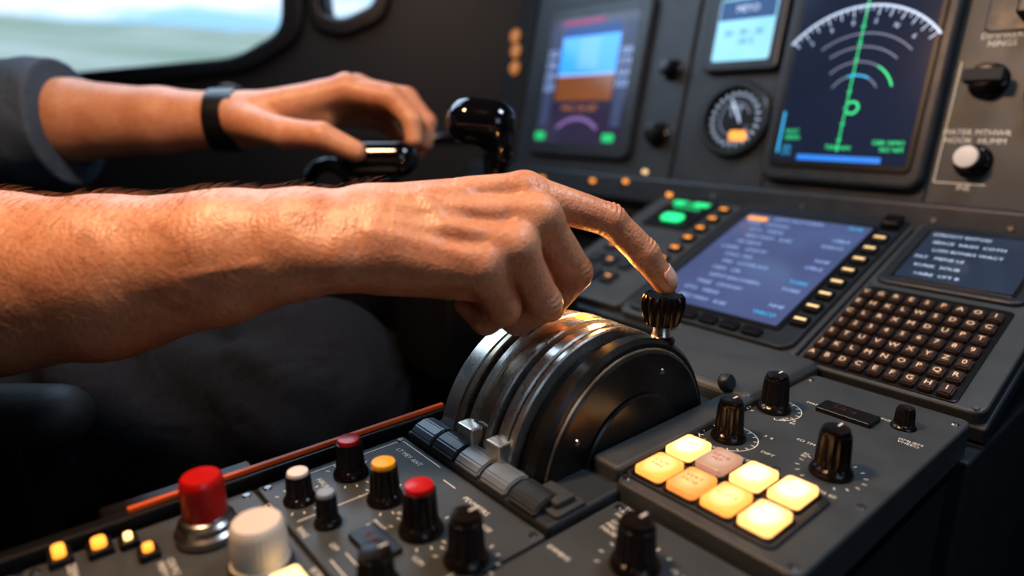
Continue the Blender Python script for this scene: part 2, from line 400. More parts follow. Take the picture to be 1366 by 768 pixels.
W2=(-.965,.298,.240)
F=Field((-.50,-.11,-.10),(.33,.19,.115),.0022)
ch=[(v3(-470,45,10),.072),(v3(-217,15,3),.055),(v3(-90,5,0),.044),(v3(0,0,0),.037),(v3(30,0,0),.036)]
for i in range(4): addcap(F,ch[i][0],ch[i+1][0],ch[i][1],ch[i+1][1],.012)
for a,b,ra,rb in [(v3(20,-14,2),v3(168,-6,40),.026,.0185),(v3(20,4,6),v3(176,24,48),.026,.019),(v3(15,18,4),v3(168,52,42),.026,.018),(v3(12,26,0),v3(152,76,30),.024,.0165),(v3(30,-5,-8),v3(130,15,12),.026,.024)]:
    addcap(F,a,b,ra,rb,.014)
P=F.v.copy()
for pts,rs in [([v3(168,-6,40),v3(232,-12,26),v3(260,-14,-4),v3(262,-14,-30)],[.0185,.0160,.0140,.012]),
 ([v3(176,24,48),v3(246,24,36),v3(274,22,2),v3(272,20,-28)],[.019,.0165,.0145,.012]),
 ([v3(168,52,42),v3(234,58,30),v3(262,56,-4),v3(256,52,-32)],[.018,.0155,.0135,.012]),
 ([v3(152,76,30),v3(204,88,18),v3(228,88,-10),v3(222,84,-32)],[.0165,.014,.012,.011]),
 ([v3(38,-28,-10),v3(98,-50,-30),v3(150,-60,-36),v3(192,-52,-54)],[.025,.0200,.0175,.0140])]:
    finger(P,F,pts,rs,P,.010,.005,.002)
for c_ in (v3(168,-10,56),v3(176,22,64),v3(168,52,58)): ridge(F,[c_,c_+v3(1,0,0)],.003,.012)
arm2=sdfobj('left_arm',F,M['skin'],loc=W2,rot=ARMROT); pil(arm2)
F=Field((-.66,-.14,-.16),(-.2,.20,.17),.004)
addcap(F,v3(-640,80,10),v3(-215,16,0),.115,.080,.01)
addcap(F,v3(-262,20,0),v3(-232,18,0),.090,.088,.005)
g=F.grid((slice(None),)*3)
F.v+=(.0035*np.sin(g[0]*70+3*np.sin(g[2]*22))*np.cos(g[2]*25+g[1]*18)).astype(np.float32)
F.v=np.maximum(F.v,(g[0]+.226+.25*g[2]*.3)).astype(np.float32)
sl_=sdfobj('rolled_sleeve',F,M['shirt'],loc=W2,rot=ARMROT); pil(sl_)
F=Field((-1.62,-.75,-.72),(-.50,.62,.62),.009)
for a,b,ra,rb,k in [((-1.10,-.30,-.10),(-.705,.275,-.085),.145,.118,.05),((-.705,.275,-.085),(-.63,.33,-.68),.112,.08,.05),
  ((-1.38,-.12,-.10),(-1.06,.40,-.085),.145,.118,.05),((-1.06,.40,-.085),(-.98,.46,-.68),.112,.08,.05),((-1.12,-.34,-.08),(-1.36,-.2,-.08),.16,.16,.06)]:
    lo,hi=cbox(a,b,max(ra,rb),.08);sl=F.sub(lo,hi);F.v[sl]=smin(F.v[sl],caps(F.grid(sl),a,b,ra,rb),k)
g=F.grid((slice(None),)*3)
F.v+=(.0055*np.sin(g[0]*38+g[1]*30+4*np.sin(g[2]*18))*np.cos(g[2]*30+g[1]*12)+.0045*np.sin(g[0]*70-g[1]*60+g[2]*45+3*np.sin(g[1]*20))).astype(np.float32)
pil(sdfobj('trousers',F,M['trouser']))
F=Field((-1.75,-.85,-.1),(-.55,.35,.75),.012)
for a,b,ra,rb,k in [((-1.26,-.30,-.02),(-1.28,-.36,.42),.19,.20,.08),((-1.08,-.46,.50),(-1.48,-.22,.50),.11,.11,.08),
  ((-1.06,-.46,.47),(-.80,-.20,.13),.095,.088,.05),((-1.48,-.20,.47),(-1.38,-.16,.25),.10,.11,.05)]:
    lo,hi=cbox(a,b,max(ra,rb),.08);sl=F.sub(lo,hi);F.v[sl]=smin(F.v[sl],caps(F.grid(sl),a,b,ra,rb),k)
pil(sdfobj('shirt_torso',F,M['shirt']))

ww=empty('wristwatch',W2,ARMROT)
lathe('strap',[(.0385,-.019,0),(.0425,-.018,0),(.0432,0,0),(.0425,.018,0),(.0385,.019,0)],[M['dark']],48,ww,(.004,0,0),(0,rad(90),0))
lathe('watch_case',[(.020,0,0),(.021,.004,0),(.019,.008,0),(.016,.0085,0),(.015,.0075,0),(.001,.0075,0)],[M['rubber']],40,ww,(.004,.012,.037),(rad(-18),0,0))

# ================================================================== PEDESTAL
ped=empty('center_pedestal')
rbox('body_aft',-.448,-.135,-.5,.33,-.65,-.016,M['panel2'],ped,.003)
rbox('body_mid',-.43,-.138,.33,.64,-.65,-.03,M['panel2'],ped,.003)
rbox('body_forward',-.72,-.125,.60,1.0,-.65,-.03,M['panel2'],ped,.003)
Z=-.012
def plate(x0,x1,y0,y1,z1=Z,m='panel',corner=True,nm='equipment_plate'):
    rbox(nm,x0+.0008,x1-.0008,y0+.0008,y1-.0008,z1-.012,z1,M[m],ped,.0012,.003)
    if corner: screws([(x0+.007,y0+.007),(x1-.007,y0+.007),(x0+.007,y1-.007),(x1-.007,y1-.007)],ped,z1)
plate(-.440,-.262,.128,.252)
plate(-.440,-.262,-.01,.127)
plate(-.440,-.262,-.20,-.011)
plate(-.261,-.140,.150,.318)
plate(-.261,-.140,-.01,.149)
plate(-.261,-.140,-.20,-.011)
rbox('side_rail',-.456,-.444,-.4,.30,-.03,-.004,M['dark'],ped,.002)
rbox('orange_edge',-.4535,-.4490,.05,.30,-.006,-.0010,M['orange_rail'],ped,.001)
rbox('grip_strip',-.470,-.452,.035,.135,-.02,-.004,M['black'],ped,.003)
rbox('quadrant_plate',-.435,-.262,.252,.62,-.04,-.006,M['panel2'],ped,.003)
rbox('fairing',-.294,-.268,.325,.63,-.03,.006,M['panel'],ped,.008,seg=5)
rbox('fairing_front',-.43,-.268,.50,.635,-.03,.010,M['panel'],ped,.01,seg=5)
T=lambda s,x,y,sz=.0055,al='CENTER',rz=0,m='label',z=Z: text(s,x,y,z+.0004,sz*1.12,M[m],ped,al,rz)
T('LT MEY ANT',-.405,.236); T('HAUL',-.413,.168); T('RING',-.367,.133,.005); T('CEN',-.408,.127,.005)
T('PEVMEERS',-.318,.236); T('NEDVRZE',-.300,.226,.0045); T('LI6',-.352,.210,.004); T('MANT\nRAVL',-.342,.172,.0045); T('20',-.392,.205,.0045)
T('GAH\nFAOST',-.296,.208,.0042); T('OFF',-.340,.142,.0045); T('LUM',-.295,.175,.0045); T('10\n20\n30',-.345,.196,.004)
T('PHODEMAN FAR',-.415,.014,.006,'CENTER',0); T('CEILMLS\nPREM N',-.385,.058,.0048); T('MPRA\nWNP\nGAC',-.372,.040,.0045); T('BITRP\nCONMH\nFWNE',-.330,.118,.0048,'LEFT')
T('GAMBNON\nPBEKINON\nMASBMI',-.247,.290,.0048,'LEFT'); T('EMMBVE',-.255,.245,.0045,'LEFT'); T('WOOA',-.196,.245,.0045); T('5  6',-.185,.285,.0045)
T('GMS\nBOB',-.165,.262,.0045); T('ETTNONS',-.175,.215,.0045)
def line(x0,y0,x1,y1,z=Z,w=.0008,m='label'):
    d=Vector((x1-x0,y1-y0,0));n=Vector((-d.y,d.x,0)).normalized()*w/2
    a=Vector((x0,y0,z+.0004));b=a+d
    meshobj('marking',[a-n,b-n,b+n,a+n],[(0,1,2,3)],M[m],parent=ped)
line(-.432,.157,-.432,.246);line(-.432,.246,-.376,.246);line(-.380,.135,-.380,.200);line(-.33,.145,-.29,.145);line(-.272,.135,-.272,.21);line(-.272,.135,-.33,.135);line(-.36,.238,-.345,.238)
def K(name,x,y,R,H,cap,z=Z,ptr=0): 
    return knob(name,x,y,z,R,H,cap,ptr=ptr)
K('white_capped_knob',-.404,.147,.0100,.023,'white',ptr=None)
K('red_capped_knob',-.412,.190,.0115,.030,'red',ptr=None)
K('grey_capped_knob',-.366,.150,.0080,.024,'greycap',ptr=None)
K('yellow_capped_knob',-.366,.193,.0115,.030,'yellow',ptr=None)
K('red_capped_knob',-.320,.193,.0130,.034,'red',ptr=None)
K('rotary_knob',-.277,.198,.0125,.033,'black')
K('rotary_knob',-.293,.146,.0120,.024,'black')
K('rotary_knob',-.208,.272,.0135,.032,'black')
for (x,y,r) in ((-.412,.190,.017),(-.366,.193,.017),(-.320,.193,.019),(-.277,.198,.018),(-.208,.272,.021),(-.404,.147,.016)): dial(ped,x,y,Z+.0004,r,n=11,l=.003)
lathe('red_push_knob',[(.0185,0,0),(.0195,.003,0),(.0195,.006,0),(.017,.008,0),(.017,.012,0),(.0148,.014,0),(.0148,.015,0),(.0128,.016,0),(.0128,.017,1),(.0133,.019,1),(.0131,.037,1),(.0126,.041,1),(.011,.043,1),(.0001,.0435,1)],[M['steel'],M['red']],56,None,(-.404,.086,Z))
lathe('white_push_knob',[(.018,0,0),(.019,.003,0),(.0172,.006,0),(.0160,.007,1),(.0165,.011,1),(.0160,.026,1),(.0150,.030,1),(.0135,.032,1),(.0001,.0325,1)],[M['steel'],M['white']],90,None,(-.351,.101,Z),(0,0,0),.03,30,(.009,.031))
M['amber']=emit('amber_lamp',(1.0,.36,.04),1.6,(.5,.25,.08)); M['cream']=emit('cream_lamp',(1.0,.66,.25),1.8,(.6,.45,.25))
for (x,y,w,h,k) in ((-.318,.106,.024,.018,'cream'),(-.430,.030,.010,.008,'amber'),(-.425,.045,.005,.005,'cream'),(-.436,.010,.012,.007,'amber'),(-.405,.052,.006,.006,'amber')):
    b=empty('lit_annunciator_button',(x,y,Z)); rbox('housing',-w/2-.003,w/2+.003,-h/2-.003,h/2+.003,0,.005,M['dark'],b,.001,.002); rbox('lens',-w/2,w/2,-h/2,h/2,.004,.009,M[k],b,.0015,.003)
d=empty('small_led_display',(-.326,.163,Z)); rbox('bezel',-.018,.018,-.010,.010,0,.003,M['dark'],d,.001,.002); text('0.8 18',0,0,.0034,.009,emit('red_led',(1,.15,.05),.12),d)
b=empty('push_button',(-.281,.275,-.006)); rbox('frame',-.017,.017,-.014,.014,0,.003,M['panel'],b,.001,.002); rbox('cap',-.012,.012,-.009,.009,.002,.008,M['panel'],b,.0015,.002)
text('TOGET\nAIBAO\nFREINK',-.250,.308,-.0115,.005,M['label'],ped,'LEFT')
screws([(-.292,.262),(-.268,.285)],ped,-.006)

# ---- quadrant
qd=empty('thrust_lever_quadrant',(0,.378,-.024))
def disc(nm,x0,x1,R,m,bev=.0015,rin=None):
    w=x1-x0
    prof=[(R*.5,0,0),(R-bev,0,0),(R,bev,0),(R,w-bev,0),(R-bev,w,0),(.001,w,0)]
    return lathe(nm,prof,[M[m]],180,qd,(x0,0,0),(0,rad(90),0))
disc('black_side_disc',-.318,-.301,.1035,'disc',.0035)
disc('side_disc_rim',-.3015,-.2995,.0965,'chrome2',.0010)
disc('side_disc_cover',-.302,-.2975,.0945,'disc',.0018)
disc('side_disc_hub',-.298,-.2945,.060,'disc',.0015)
disc('lever_track',-.3300,-.3175,.095,'dark',.0008)
disc('steel_arc',-.3360,-.3295,.1055,'chrome',.0014)
disc('groove_ring',-.3385,-.3355,.1020,'disc',.0006)
disc('steel_arc',-.3490,-.3380,.1055,'chrome',.0014)
disc('lever_track',-.3560,-.3485,.091,'dark',.0008)
disc('bronze_arc',-.3620,-.3555,.1060,'chrome',.0012)
disc('bronze_arc',-.3765,-.3615,.1035,'chrome2',.001)
disc('bronze_arc',-.3840,-.3760,.1065,'chrome',.0012)
disc('lever_track',-.3930,-.3835,.091,'dark',.0008)
disc('steel_arc',-.3990,-.3925,.1050,'chrome2',.0010)
disc('groove_ring',-.4010,-.3985,.1010,'disc',.0006)
disc('steel_arc',-.4230,-.4005,.1030,'chrome',.003)
for (x0,x1,y) in ((-.347,-.331,-.105),(-.383,-.364,-.105)):
    rbox('end_block',x0,x1,y-.006,y+.006,.013,.041,M['chrome'],qd,.0015)
sc_=screws([(0,0)],qd,0,.0028); 
sc_.rotation_euler=(0,rad(90),0); sc_.location=(-.2975,-.065,.042)
s2=sc_.copy();COL.objects.link(s2);s2.location=(-.2975,.032,.072)
lathe('side_bolt',[(.007,0,0),(.008,.002,0),(.008,.008,0),(.0065,.010,0),(.001,.010,0)],[M['bezel']],32,qd,(-.299,.126,.036),(0,rad(70),0))
rbox('added_glow_block',-.3765,-.3635,.010,.022,.100,.1055,emit('added_glow',(1,.45,.08),1.8),qd,.002,.003)  # added glowing block, gives the invented gold light a body
lv=empty('thrust_lever',(-.313,.427,.062))
rbox('shaft',-.0055,.0055,-.006,.006,-.02,.012,M['steel'],lv,.001)
lathe('stem',[(.011,.000,0),(.0115,.006,0),(.0085,.009,0),(.0072,.011,1),(.0068,.026,1)],[M['black'],M['chrome']],32,lv)
lathe('knob',[(.010,.0190,0),(.0135,.0195,0),(.0150,.022,0),(.0172,.030,0),(.0180,.036,0),(.0177,.0420,0),(.0155,.0445,0),(.0145,.0435,0),(.0001,.0432,0)],[M['black']],100,lv,ribs=20,rib=.12,ribz=(.0215,.0425))
tr=empty('detent_blocks',(0,.262,-.006))
for i in range(5):
    x=-.428+i*.031
    bm=bmesh.new()
    prof=[(-.010,0),(-.010,.003),(-.005,.0075),(.004,.010),(.013,.008),(.016,0)]
    vs=[[bm.verts.new((x+dx,p[0],p[1])) for p in prof] for dx in (0,.0285)]
    for k in range(len(prof)-1): bm.faces.new((vs[0][k],vs[0][k+1],vs[1][k+1],vs[1][k]))
    bm.faces.new(vs[0]);bm.faces.new(vs[1][::-1]);bmesh.ops.recalc_face_normals(bm,faces=bm.faces)
    bmesh.ops.bevel(bm,geom=list(bm.edges),offset=.0012,segments=2,affect='EDGES')
    from_bm('block',bm,M['bezel'] if i in(1,4) else M['trough'],parent=tr)

# ---- right control panel with lit buttons
rp=empty('control_panel',(-.2,.47,0))
def R_(nm,x0,x1,y0,y1,z0,z1,m,bev=.002,cr=0): return rbox(nm,x0+.2,x1+.2,y0-.47,y1-.47,z0,z1,M[m],rp,bev,cr)
R_('plate',-.268,-.132,.3205,.618,-.03,0,'panel',.003,.008)
R_('underside',-.262,-.136,.3215,.618,-.05,-.028,'dark',.001)
R_('button_well',-.270+.003,-.154,.330,.409,0,.0022,'bezel',.001,.006)
screws([(x+.2,y-.47) for x,y in ((-.262,.328),(-.140,.328),(-.262,.415),(-.140,.418),(-.262,.60),(-.140,.60),(-.20,.42))],rp,0)
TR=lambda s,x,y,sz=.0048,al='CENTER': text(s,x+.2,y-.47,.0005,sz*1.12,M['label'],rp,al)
TR('PUEIT',-.252,.412,.0045);TR('WAKT',-.226,.414);TR('GSR',-.268+.008,.455,.004);TR('HAMLERM',-.228,.548);TR('PMW. FUNZ',-.190,.564,.0045);TR('0   8\n20  40',-.232,.500,.0045)
TR('MDS 60',-.163,.415,.0045);TR('SO TM',-.205,.475,.0045);TR('GMLIEM\nVHEEO',-.152,.535,.0045);TR('DIPT',-.215,.435,.0045);TR('3  6',-.228,.46,.0045);TR('20\n40',-.196,.455,.004)
for (x,y,r) in ((-.249,.436,.019),(-.252,.512,.019),(-.172,.445,.021)): dial(rp,x+.2,y-.47,.0005,r,-150,150,15,l=.003)
arc('dial_ring',-.052,.042,.0225,-60,230,.0007,M['label'],rp,.0005)
arc('dial_ring',-.049,-.034,.0225,-60,230,.0007,M['label'],rp,.0005)
K('rotary_knob',-.249,.436,.0120,.033,'black',0);K('rotary_knob',-.252,.512,.0125,.033,'black',0);K('rotary_knob',-.172,.445,.0130,.036,'black',0)
d=empty('small_led_display',(-.204,.548,0)); rbox('bezel',-.024,.022,-.011,.011,0,.004,M['dark'],d,.001,.002); text('58.4',-.004,0,.0044,.012,emit('red_led2',(1,.2,.08),.06),d)
K('rotary_knob',-.166,.562,.0085,.018,'black',0,None)
M['lampA']=lens('lamp_amber',(1.0,.62,.26),(.98,.32,.06),1.6);M['lampB']=lens('lamp_cream',(1.0,.86,.60),(1.0,.50,.15),1.8);M['lampC']=lens('lamp_dim',(.58,.42,.37),(.36,.23,.19),.8);M['lampD']=lens('lamp_orange',(1.0,.46,.18),(.92,.24,.05),1.3)
M['ink']=mat('button_ink',(.25,.07,.02),.6,em=(.7,.16,.02),es=.45)
for (x,y,k,s) in ((-.253,.388,'lampB','ORB\nCTT'),(-.227,.388,'lampC','NFVB\nFEP'),(-.200,.389,'lampB','TEVS\nDEB'),(-.173,.391,'lampB','ONO\nMRE'),(-.250,.349,'lampA','ODE\nMBE'),(-.223,.349,'lampD','VERT\nMOB'),(-.197,.350,'lampA','GOTS'),(-.170,.350,'lampB','BIOR\nUTN')):
    b=empty('illuminated_push_button',(x,y,.002)); rbox('surround',-.0128,.0128,-.0175,.0175,0,.002,M['dark'],b,.001,.004); rbox('lens',-.0112,.0112,-.0158,.0158,.001,.007,M[k],b,.0015,.004); text(s,0,0,.0074,.0058,M['ink'],b)

# ================================================================== FMS AREA
FM=(0,.63,0);FR=(rad(20),0,0)
def fframe(nm,u,v,z=0):
    c,s=math.cos(FR[0]),math.sin(FR[0]); return empty(nm,(u,.63+v*c-z*s,v*s+z*c),FR)
def scr(name,c1,c2,e,rough=.15):
    m,nt,b=nodemat(name);N=nt.nodes;L=nt.links
    tc=N.new('ShaderNodeTexCoord');n=N.new('ShaderNodeTexNoise');n.inputs['Scale'].default_value=9;L.new(tc.outputs['Object'],n.inputs['Vector'])
    mx=N.new('ShaderNodeMix');mx.data_type='RGBA';mx.inputs[6].default_value=(*c1,1);mx.inputs[7].default_value=(*c2,1)
    L.new(n.outputs['Fac'],mx.inputs[0]);L.new(mx.outputs[2],b.inputs['Emission Color']);b.inputs['Emission Strength'].default_value=e
    b.inputs['Base Color'].default_value=(.01,.012,.016,1);b.inputs['Roughness'].default_value=rough
    return m
M['scr1']=scr('fms_screen_glow',(.050,.068,.15),(.095,.120,.25),1.1)
M['scr2']=scr('cdu_screen_glow',(.018,.028,.050),(.035,.052,.085),1.0)
M['scr3']=scr('nav_screen_glow',(.008,.013,.032),(.015,.024,.055),1.0)
M['txtB']=emit('screen_text_blue',(.40,.55,.95),1.0);M['txtW']=emit('screen_text_white',(.66,.78,1.0),1.1);M['txtG']=emit('screen_text_green',(.03,.82,.28),1.2);M['txtC']=emit('screen_cyan',(.04,.52,.90),1.15);M['txtO']=emit('screen_orange',(1,.38,.07),1.4)
M['arcg']=emit('radar_arc_grey',(.34,.38,.54),.7)
fp=fframe('sloped_console',-.4,0)
rbox('plate',-.32,.275,0,.36,-.03,-.012,M['panel2'],fp,.003)
u=fframe('flight_management_display',-.42,.17,-.012)
def U(nm,x0,x1,y0,y1,z0,z1,m,bev=.002,cr=0): return rbox(nm,x0+.42,x1+.42,y0-.17,y1-.17,z0,z1,M[m],u,bev,cr)
U('housing',-.538,-.300,.004,.332,0,.012,'panel',.003,.014)
U('raised_bezel',-.530,-.306,.012,.325,.011,.018,'bezel',.003,.016)
U('screen_frame',-.516,-.330,.036,.292,.017,.020,'dark',.001,.006)
U('screen',-.510,-.336,.042,.286,.0195,.0205,'scr1',.0002,.002)
tx=[ '   GPMT BACWEEN',' MAJE   CEWHO','   ATO   MEDE',' BRZ WEO   KAE','     TB MECE',' LAERE    GHOW','   OFLE  MG',' PRE   LOWE KO','    ITEM   OB']
rnd=random.Random(2)
for i in range(13):
    s=tx[i%9]
    text(s,-.503+.42+rnd.random()*.03,.276-.17-i*.0182,.0210,.0092,M['txtB'],u,'LEFT')
    if i%3!=1: text(rnd.choice(['NHE','OBLE','WECO','MA 22','TORE']),-.345+.42,.276-.17-i*.0182,.0210,.0092,M['txtB'] if i%4 else M['txtC'],u,'RIGHT')
quad('screen_highlight',-.505+.42,-.475+.42,.266-.17,.276-.17,.0211,M['txtO'],u)
for i in range(8):
    v=.052+i*.0285
    U('line_select_key',-.327,-.309,v,v+.017,.018,.0235,'dark',.001,.002)
M['mk']=emit('key_backlight',(1,.66,.32),1.3)
for i in range(8):
    v=.052+i*.0285
    U('key_backlight',-.3245,-.3115,v+.0065,v+.0105,.0237,.0241,'mk',0)
for i in range(6): U('bottom_key',-.505+i*.028,-.483+i*.028,.016,.029,.018,.023,'dark',.001,.002)
U('corner_block',-.330,-.308,.288,.312,.018,.030,'dark',.002,.003)
screws([(x+.42,y-.17) for x,y in ((-.532,.010),(-.306,.010),(-.532,.326),(-.306,.326))],u,.012)
u2=fframe('radio_control_unit',-.62,.2,-.012)
rbox('housing',-.078,.078,-.19,.14,0,.012,M['panel'],u2,.003,.01)
for i in range(6):
    v=-.075+i*.032
    rbox('key',.052,.070,v,v+.016,.012,.018,M['dark'],u2,.001,.002);rbox('key_backlight',.055,.067,v+.004,v+.010,.018,.0185,M['txtO'],u2,0)
rbox('display_frame',-.045,.040,.02,.115,.012,.016,M['dark'],u2,.001,.004)
text('OFB MBE\nEFHNR',0,.090,.0167,.016,M['txtG'],u2);rbox('green_lamp',-.022,.016,.036,.058,.016,.020,emit('green_lamp',(.03,1,.32),1.3),u2,.002,.008)
rbox('green_annunciator',-.036,-.014,.092,.104,.016,.0175,M['txtG'],u2,.0003,.002);rbox('green_annunciator',.002,.030,.092,.104,.016,.0175,M['txtG'],u2,.0003,.002)
for i in range(3):
    for j in range(3):
        rbox('key',-.05+i*.03,-.03+i*.03,-.15+j*.04,-.125+j*.04,.012,.018,M['bezel'],u2,.001,.003)
        if (i+j)%2==0: quad('key_legend',-.045+i*.03,-.036+i*.03,-.140+j*.04,-.136+j*.04,.0183,M['txtO'],u2)
text('8 MO 2',.0,-.03,.0125,.010,M['label'],u2)
u=fframe('keypad_unit',-.21,.17,-.012)
def U(nm,x0,x1,y0,y1,z0,z1,m,bev=.002,cr=0): return rbox(nm,x0+.21,x1+.21,y0-.17,y1-.17,z0,z1,M[m],u,bev,cr)
U('housing',-.296,-.128,.002,.332,0,.014,'panel',.003,.012)
U('screen_bezel',-.288,-.146,.172,.318,.013,.019,'bezel',.003,.012)
U('screen_frame',-.276,-.156,.181,.303,.018,.020,'dark',.001,.004)
U('screen',-.272,-.160,.185,.299,.0195,.0205,'scr2',.0002,.002)
U('key_well',-.290,-.150,.006,.162,.013,.0155,'dark',.001,.005)
rows=['GSRMOT EHTOEI','SBACE  KRSM  COTM','LON BONKS WACT','PAT   MENE LE','KUNK  SOUB','>AIRE  CPT B']
for i,s in enumerate(rows): text(s,-.268+.21+(i%3)*.006,.288-.17-i*.0185,.0210,.0078,M['txtW'],u,'LEFT')
chars='ABDCEFGHIJKLMNOPQRSTUVWXYZ0123456789CLRXMDUPTEHKLWSDOCVGRESPAOI'
k=0
bmk=bmesh.new()
M['mkd']=emit('key_letter_backlight',(1,.64,.38),1.1)
for r in range(7):
    for c in range(9):
        x=-.2825+c*.0152+.21;y=.016+r*.0208-.17
        bmesh.ops.create_cube(bmk,size=1,matrix=Matrix.Translation((x,y,.018))@Matrix.Diagonal((.0118,.0155,.006,1)))
        text(chars[k%len(chars)],x,y,.0216,.0092,M['mkd'],u,name='key_letter');k+=1
bmesh.ops.bevel(bmk,geom=[e for e in bmk.edges],offset=.0014,segments=2,affect='EDGES')
from_bm('keys',bmk,M['key'],parent=u)
screws([(x+.21,y-.17) for x,y in ((-.290,.008),(-.136,.008),(-.290,.166),(-.136,.325),(-.290,.325))],u,.014)

# ================================================================== MAIN PANEL
MR=(rad(78),0,0)
def mframe(nm,u,v,z=0):
    c,s=math.cos(MR[0]),math.sin(MR[0]); return empty(nm,(u,.95+v*c-z*s,.125+v*s+z*c),MR)
ip=mframe('instrument_panel',0,0)
rbox('backing',-1.75,.15,-.06,.62,-.04,-.012,M['panel2'],ip,.003)
def PP(x0,x1,y0,y1,z=0,m='panel',s=True):
    rbox('panel_plate',x0,x1,y0,y1,-.013,z,M[m],ip,.003,.008)
    if s: screws([(x0+.01,y0+.01),(x1-.01,y0+.01),(x0+.01,y1-.01),(x1-.01,y1-.01)],ip,z,.004)
PP(-.303,-.02,.0,.5);PP(-.70,-.530,.0,.5,0,'panel2');PP(-.530,-.303,.0,.5,-.002,'panel2',False);PP(-1.12,-.705,.0,.5,0,'panel2');PP(-1.6,-1.125,.0,.5,0,'cockpit')
rbox('lower_lip',-1.3,-.02,-.035,.012,-.01,.018,M['bezel'],ip,.006)
screws([(-.28,-.01),(-.45,-.01),(-.60,-.01),(-.20,-.01)],ip,.018,.004)
nd=mframe('navigation_display',-.4175,.175)
rbox('outer_bezel',-.112,.112,-.150,.165,-.002,.016,M['bezel'],nd,.006,.02)
rbox('inner_bezel',-.098,.098,-.130,.150,.015,.019,M['dark'],nd,.002,.01)
rbox('screen',-.0905,.0905,-.121,.140,.0185,.0195,M['scr3'],nd,.0003,.004)
zz=.0200
arc('compass_arc',0,-.035,.127,40,140,.0030,M['txtW'],nd,zz)
ticks('compass_ticks',0,-.035,.114,.126,range(42,140,8),.0014,M['txtW'],nd,zz)
ticks('compass_minor_ticks',0,-.035,.120,.126,range(46,138,8),.0011,M['txtW'],nd,zz)
for i,a in enumerate((50,66,82,98,114,130)):
    text('6N3E9S'[i],.104*math.cos(rad(a)),-.035+.106*math.sin(rad(a)),zz,.009,M['txtW'],nd,rz=rad(a-90))
for r,a0,a1 in ((.090,45,128),(.072,48,125),(.052,50,135),(.034,30,150)): arc('radar_arc',0.004,-.035,r,a0,a1,.0018,M['arcg'],nd,zz)
arc('radar_arc_green',.004,-.035,.052,20,60,.0026,M['txtG'],nd,zz)
arc('radar_arc_cyan',.004,-.035,.034,60,110,.0024,M['txtC'],nd,zz+.0001)
rbox('course_line',-.0008,.0008,-.105,.110,zz-.0002,zz,M['txtG'],nd,0)
for i in range(9): quad('range_mark',-.0035,.0035,-.09+i*.022,-.0888+i*.022,zz,M['txtG'],nd)
arc('ownship_ring',.008,-.045,.008,-140,140,.003,M['txtG'],nd,zz)
quad('lower_bar',-.055,.060,-.119,-.111,zz,emit('screen_bar_blue',(.02,.25,.85),1.),nd)
text('GS500 TAG',.0-.07,.128,zz,.010,M['txtG'],nd,'LEFT');text('090 MUVR',.085,.128,zz,.010,M['txtG'],nd,'RIGHT');text('HEM',.0,.114,zz,.009,M['txtW'],nd);text('NK\nAIO',.080,.108,zz,.009,M['txtG'],nd,'RIGHT')
text('NOC\nGREN',-.080,-.083,zz,.009,M['txtG'],nd,'LEFT');text('TERRAIN',.0,-.100,zz,.009,M['txtG'],nd);text('GBR NMO\n002 NM',.085,-.096,zz,.009,M['txtG'],nd,'RIGHT');text('GPS\nSTA',-.080,-.106,zz,.008,M['txtC'],nd,'LEFT')
quad('side_scale',-.088,-.085,-.11,-.05,zz,M['txtC'],nd)
pf=mframe('primary_flight_display',-.935,.188)
rbox('outer_bezel',-.140,.140,-.150,.150,-.002,.014,M['bezel'],pf,.006,.02);rbox('screen',-.115,.115,-.123,.123,.013,.0145,scr('pfd_glow',(.02,.022,.05),(.05,.03,.07),.9),pf,.0003,.006)
zz=.0150
quad('sky',-.075,.078,.010,.085,zz,scr('pfd_sky',(.03,.25,.92),(.06,.40,1.0),1.3),pf);quad('sky_upper',-.075,.078,.085,.105,zz,emit('pfd_sky2',(.02,.08,.30),.9),pf);quad('earth',-.075,.078,-.040,.010,zz,scr('pfd_earth',(.20,.065,.02),(.32,.11,.03),.9),pf)
quad('horizon',-.075,.078,.008,.012,zz+.0002,M['txtB'],pf)
for i in range(5): quad('pitch_mark',-.025,.028,.026+i*.012,.0275+i*.012,zz+.0002,M['txtW'],pf)
quad('speed_tape',-.110,-.083,-.09,.105,zz,emit('tape',(.05,.07,.16),.8),pf);quad('altitude_tape',.086,.110,-.09,.105,zz,emit('tape2',(.05,.07,.16),.8),pf)
text('250\n240\n230\n220',-.097,.02,zz+.0002,.022,M['txtB'],pf);text('380\n370\n360\n350',.098,.02,zz+.0002,.020,M['txtB'],pf)
quad('mode_bar',-.08,.03,.108,.118,zz,emit('magenta',(.45,.06,.22),.7),pf);arc('heading_rose',0,-.16,.085,50,130,.008,emit('rose',(.25,.14,.38),.9),pf,zz)
text('MAG 120 GBT',0,-.055,zz,.016,emit('pfd_orange',(.8,.28,.05),.7),pf)
for x in (-.10,.088): rbox('green_lamp',x-.014,x+.014,-.119,-.103,.014,.017,emit('green2',(.02,.65,.2),.9),pf,.001,.004)
sb=mframe('standby_display',-.603,.252)
rbox('outer_bezel',-.066,.066,-.062,.066,0,.014,M['bezel'],sb,.004,.01);rbox('screen',-.050,.050,-.046,.052,.013,.0145,scr('sb_glow',(.20,.55,.78),(.42,.80,.95),1.1),sb,.0003,.005)
quad('sky_top',-.048,.048,.018,.049,.0150,emit('sb_blue',(.02,.08,.22),1.),sb);text('MEYO',0,.034,.0152,.015,M['txtW'],sb);text('20 - W - 20\n   1013',0,-.010,.0152,.014,emit('sb_txt',(.02,.06,.12),.5),sb)
rbox('red_warning_lamp',-.008,.012,.056,.066,0,.017,emit('red_lamp',(1,.04,.02),1.4),sb,.001,.003)
rg=mframe('round_gauge',-.594,.116)
lathe('ring',[(.060,0,0),(.060,.012,0),(.056,.016,0),(.050,.016,0),(.048,.006,1),(.001,.006,1)],[M['bezel'],M['dark']],64,rg)
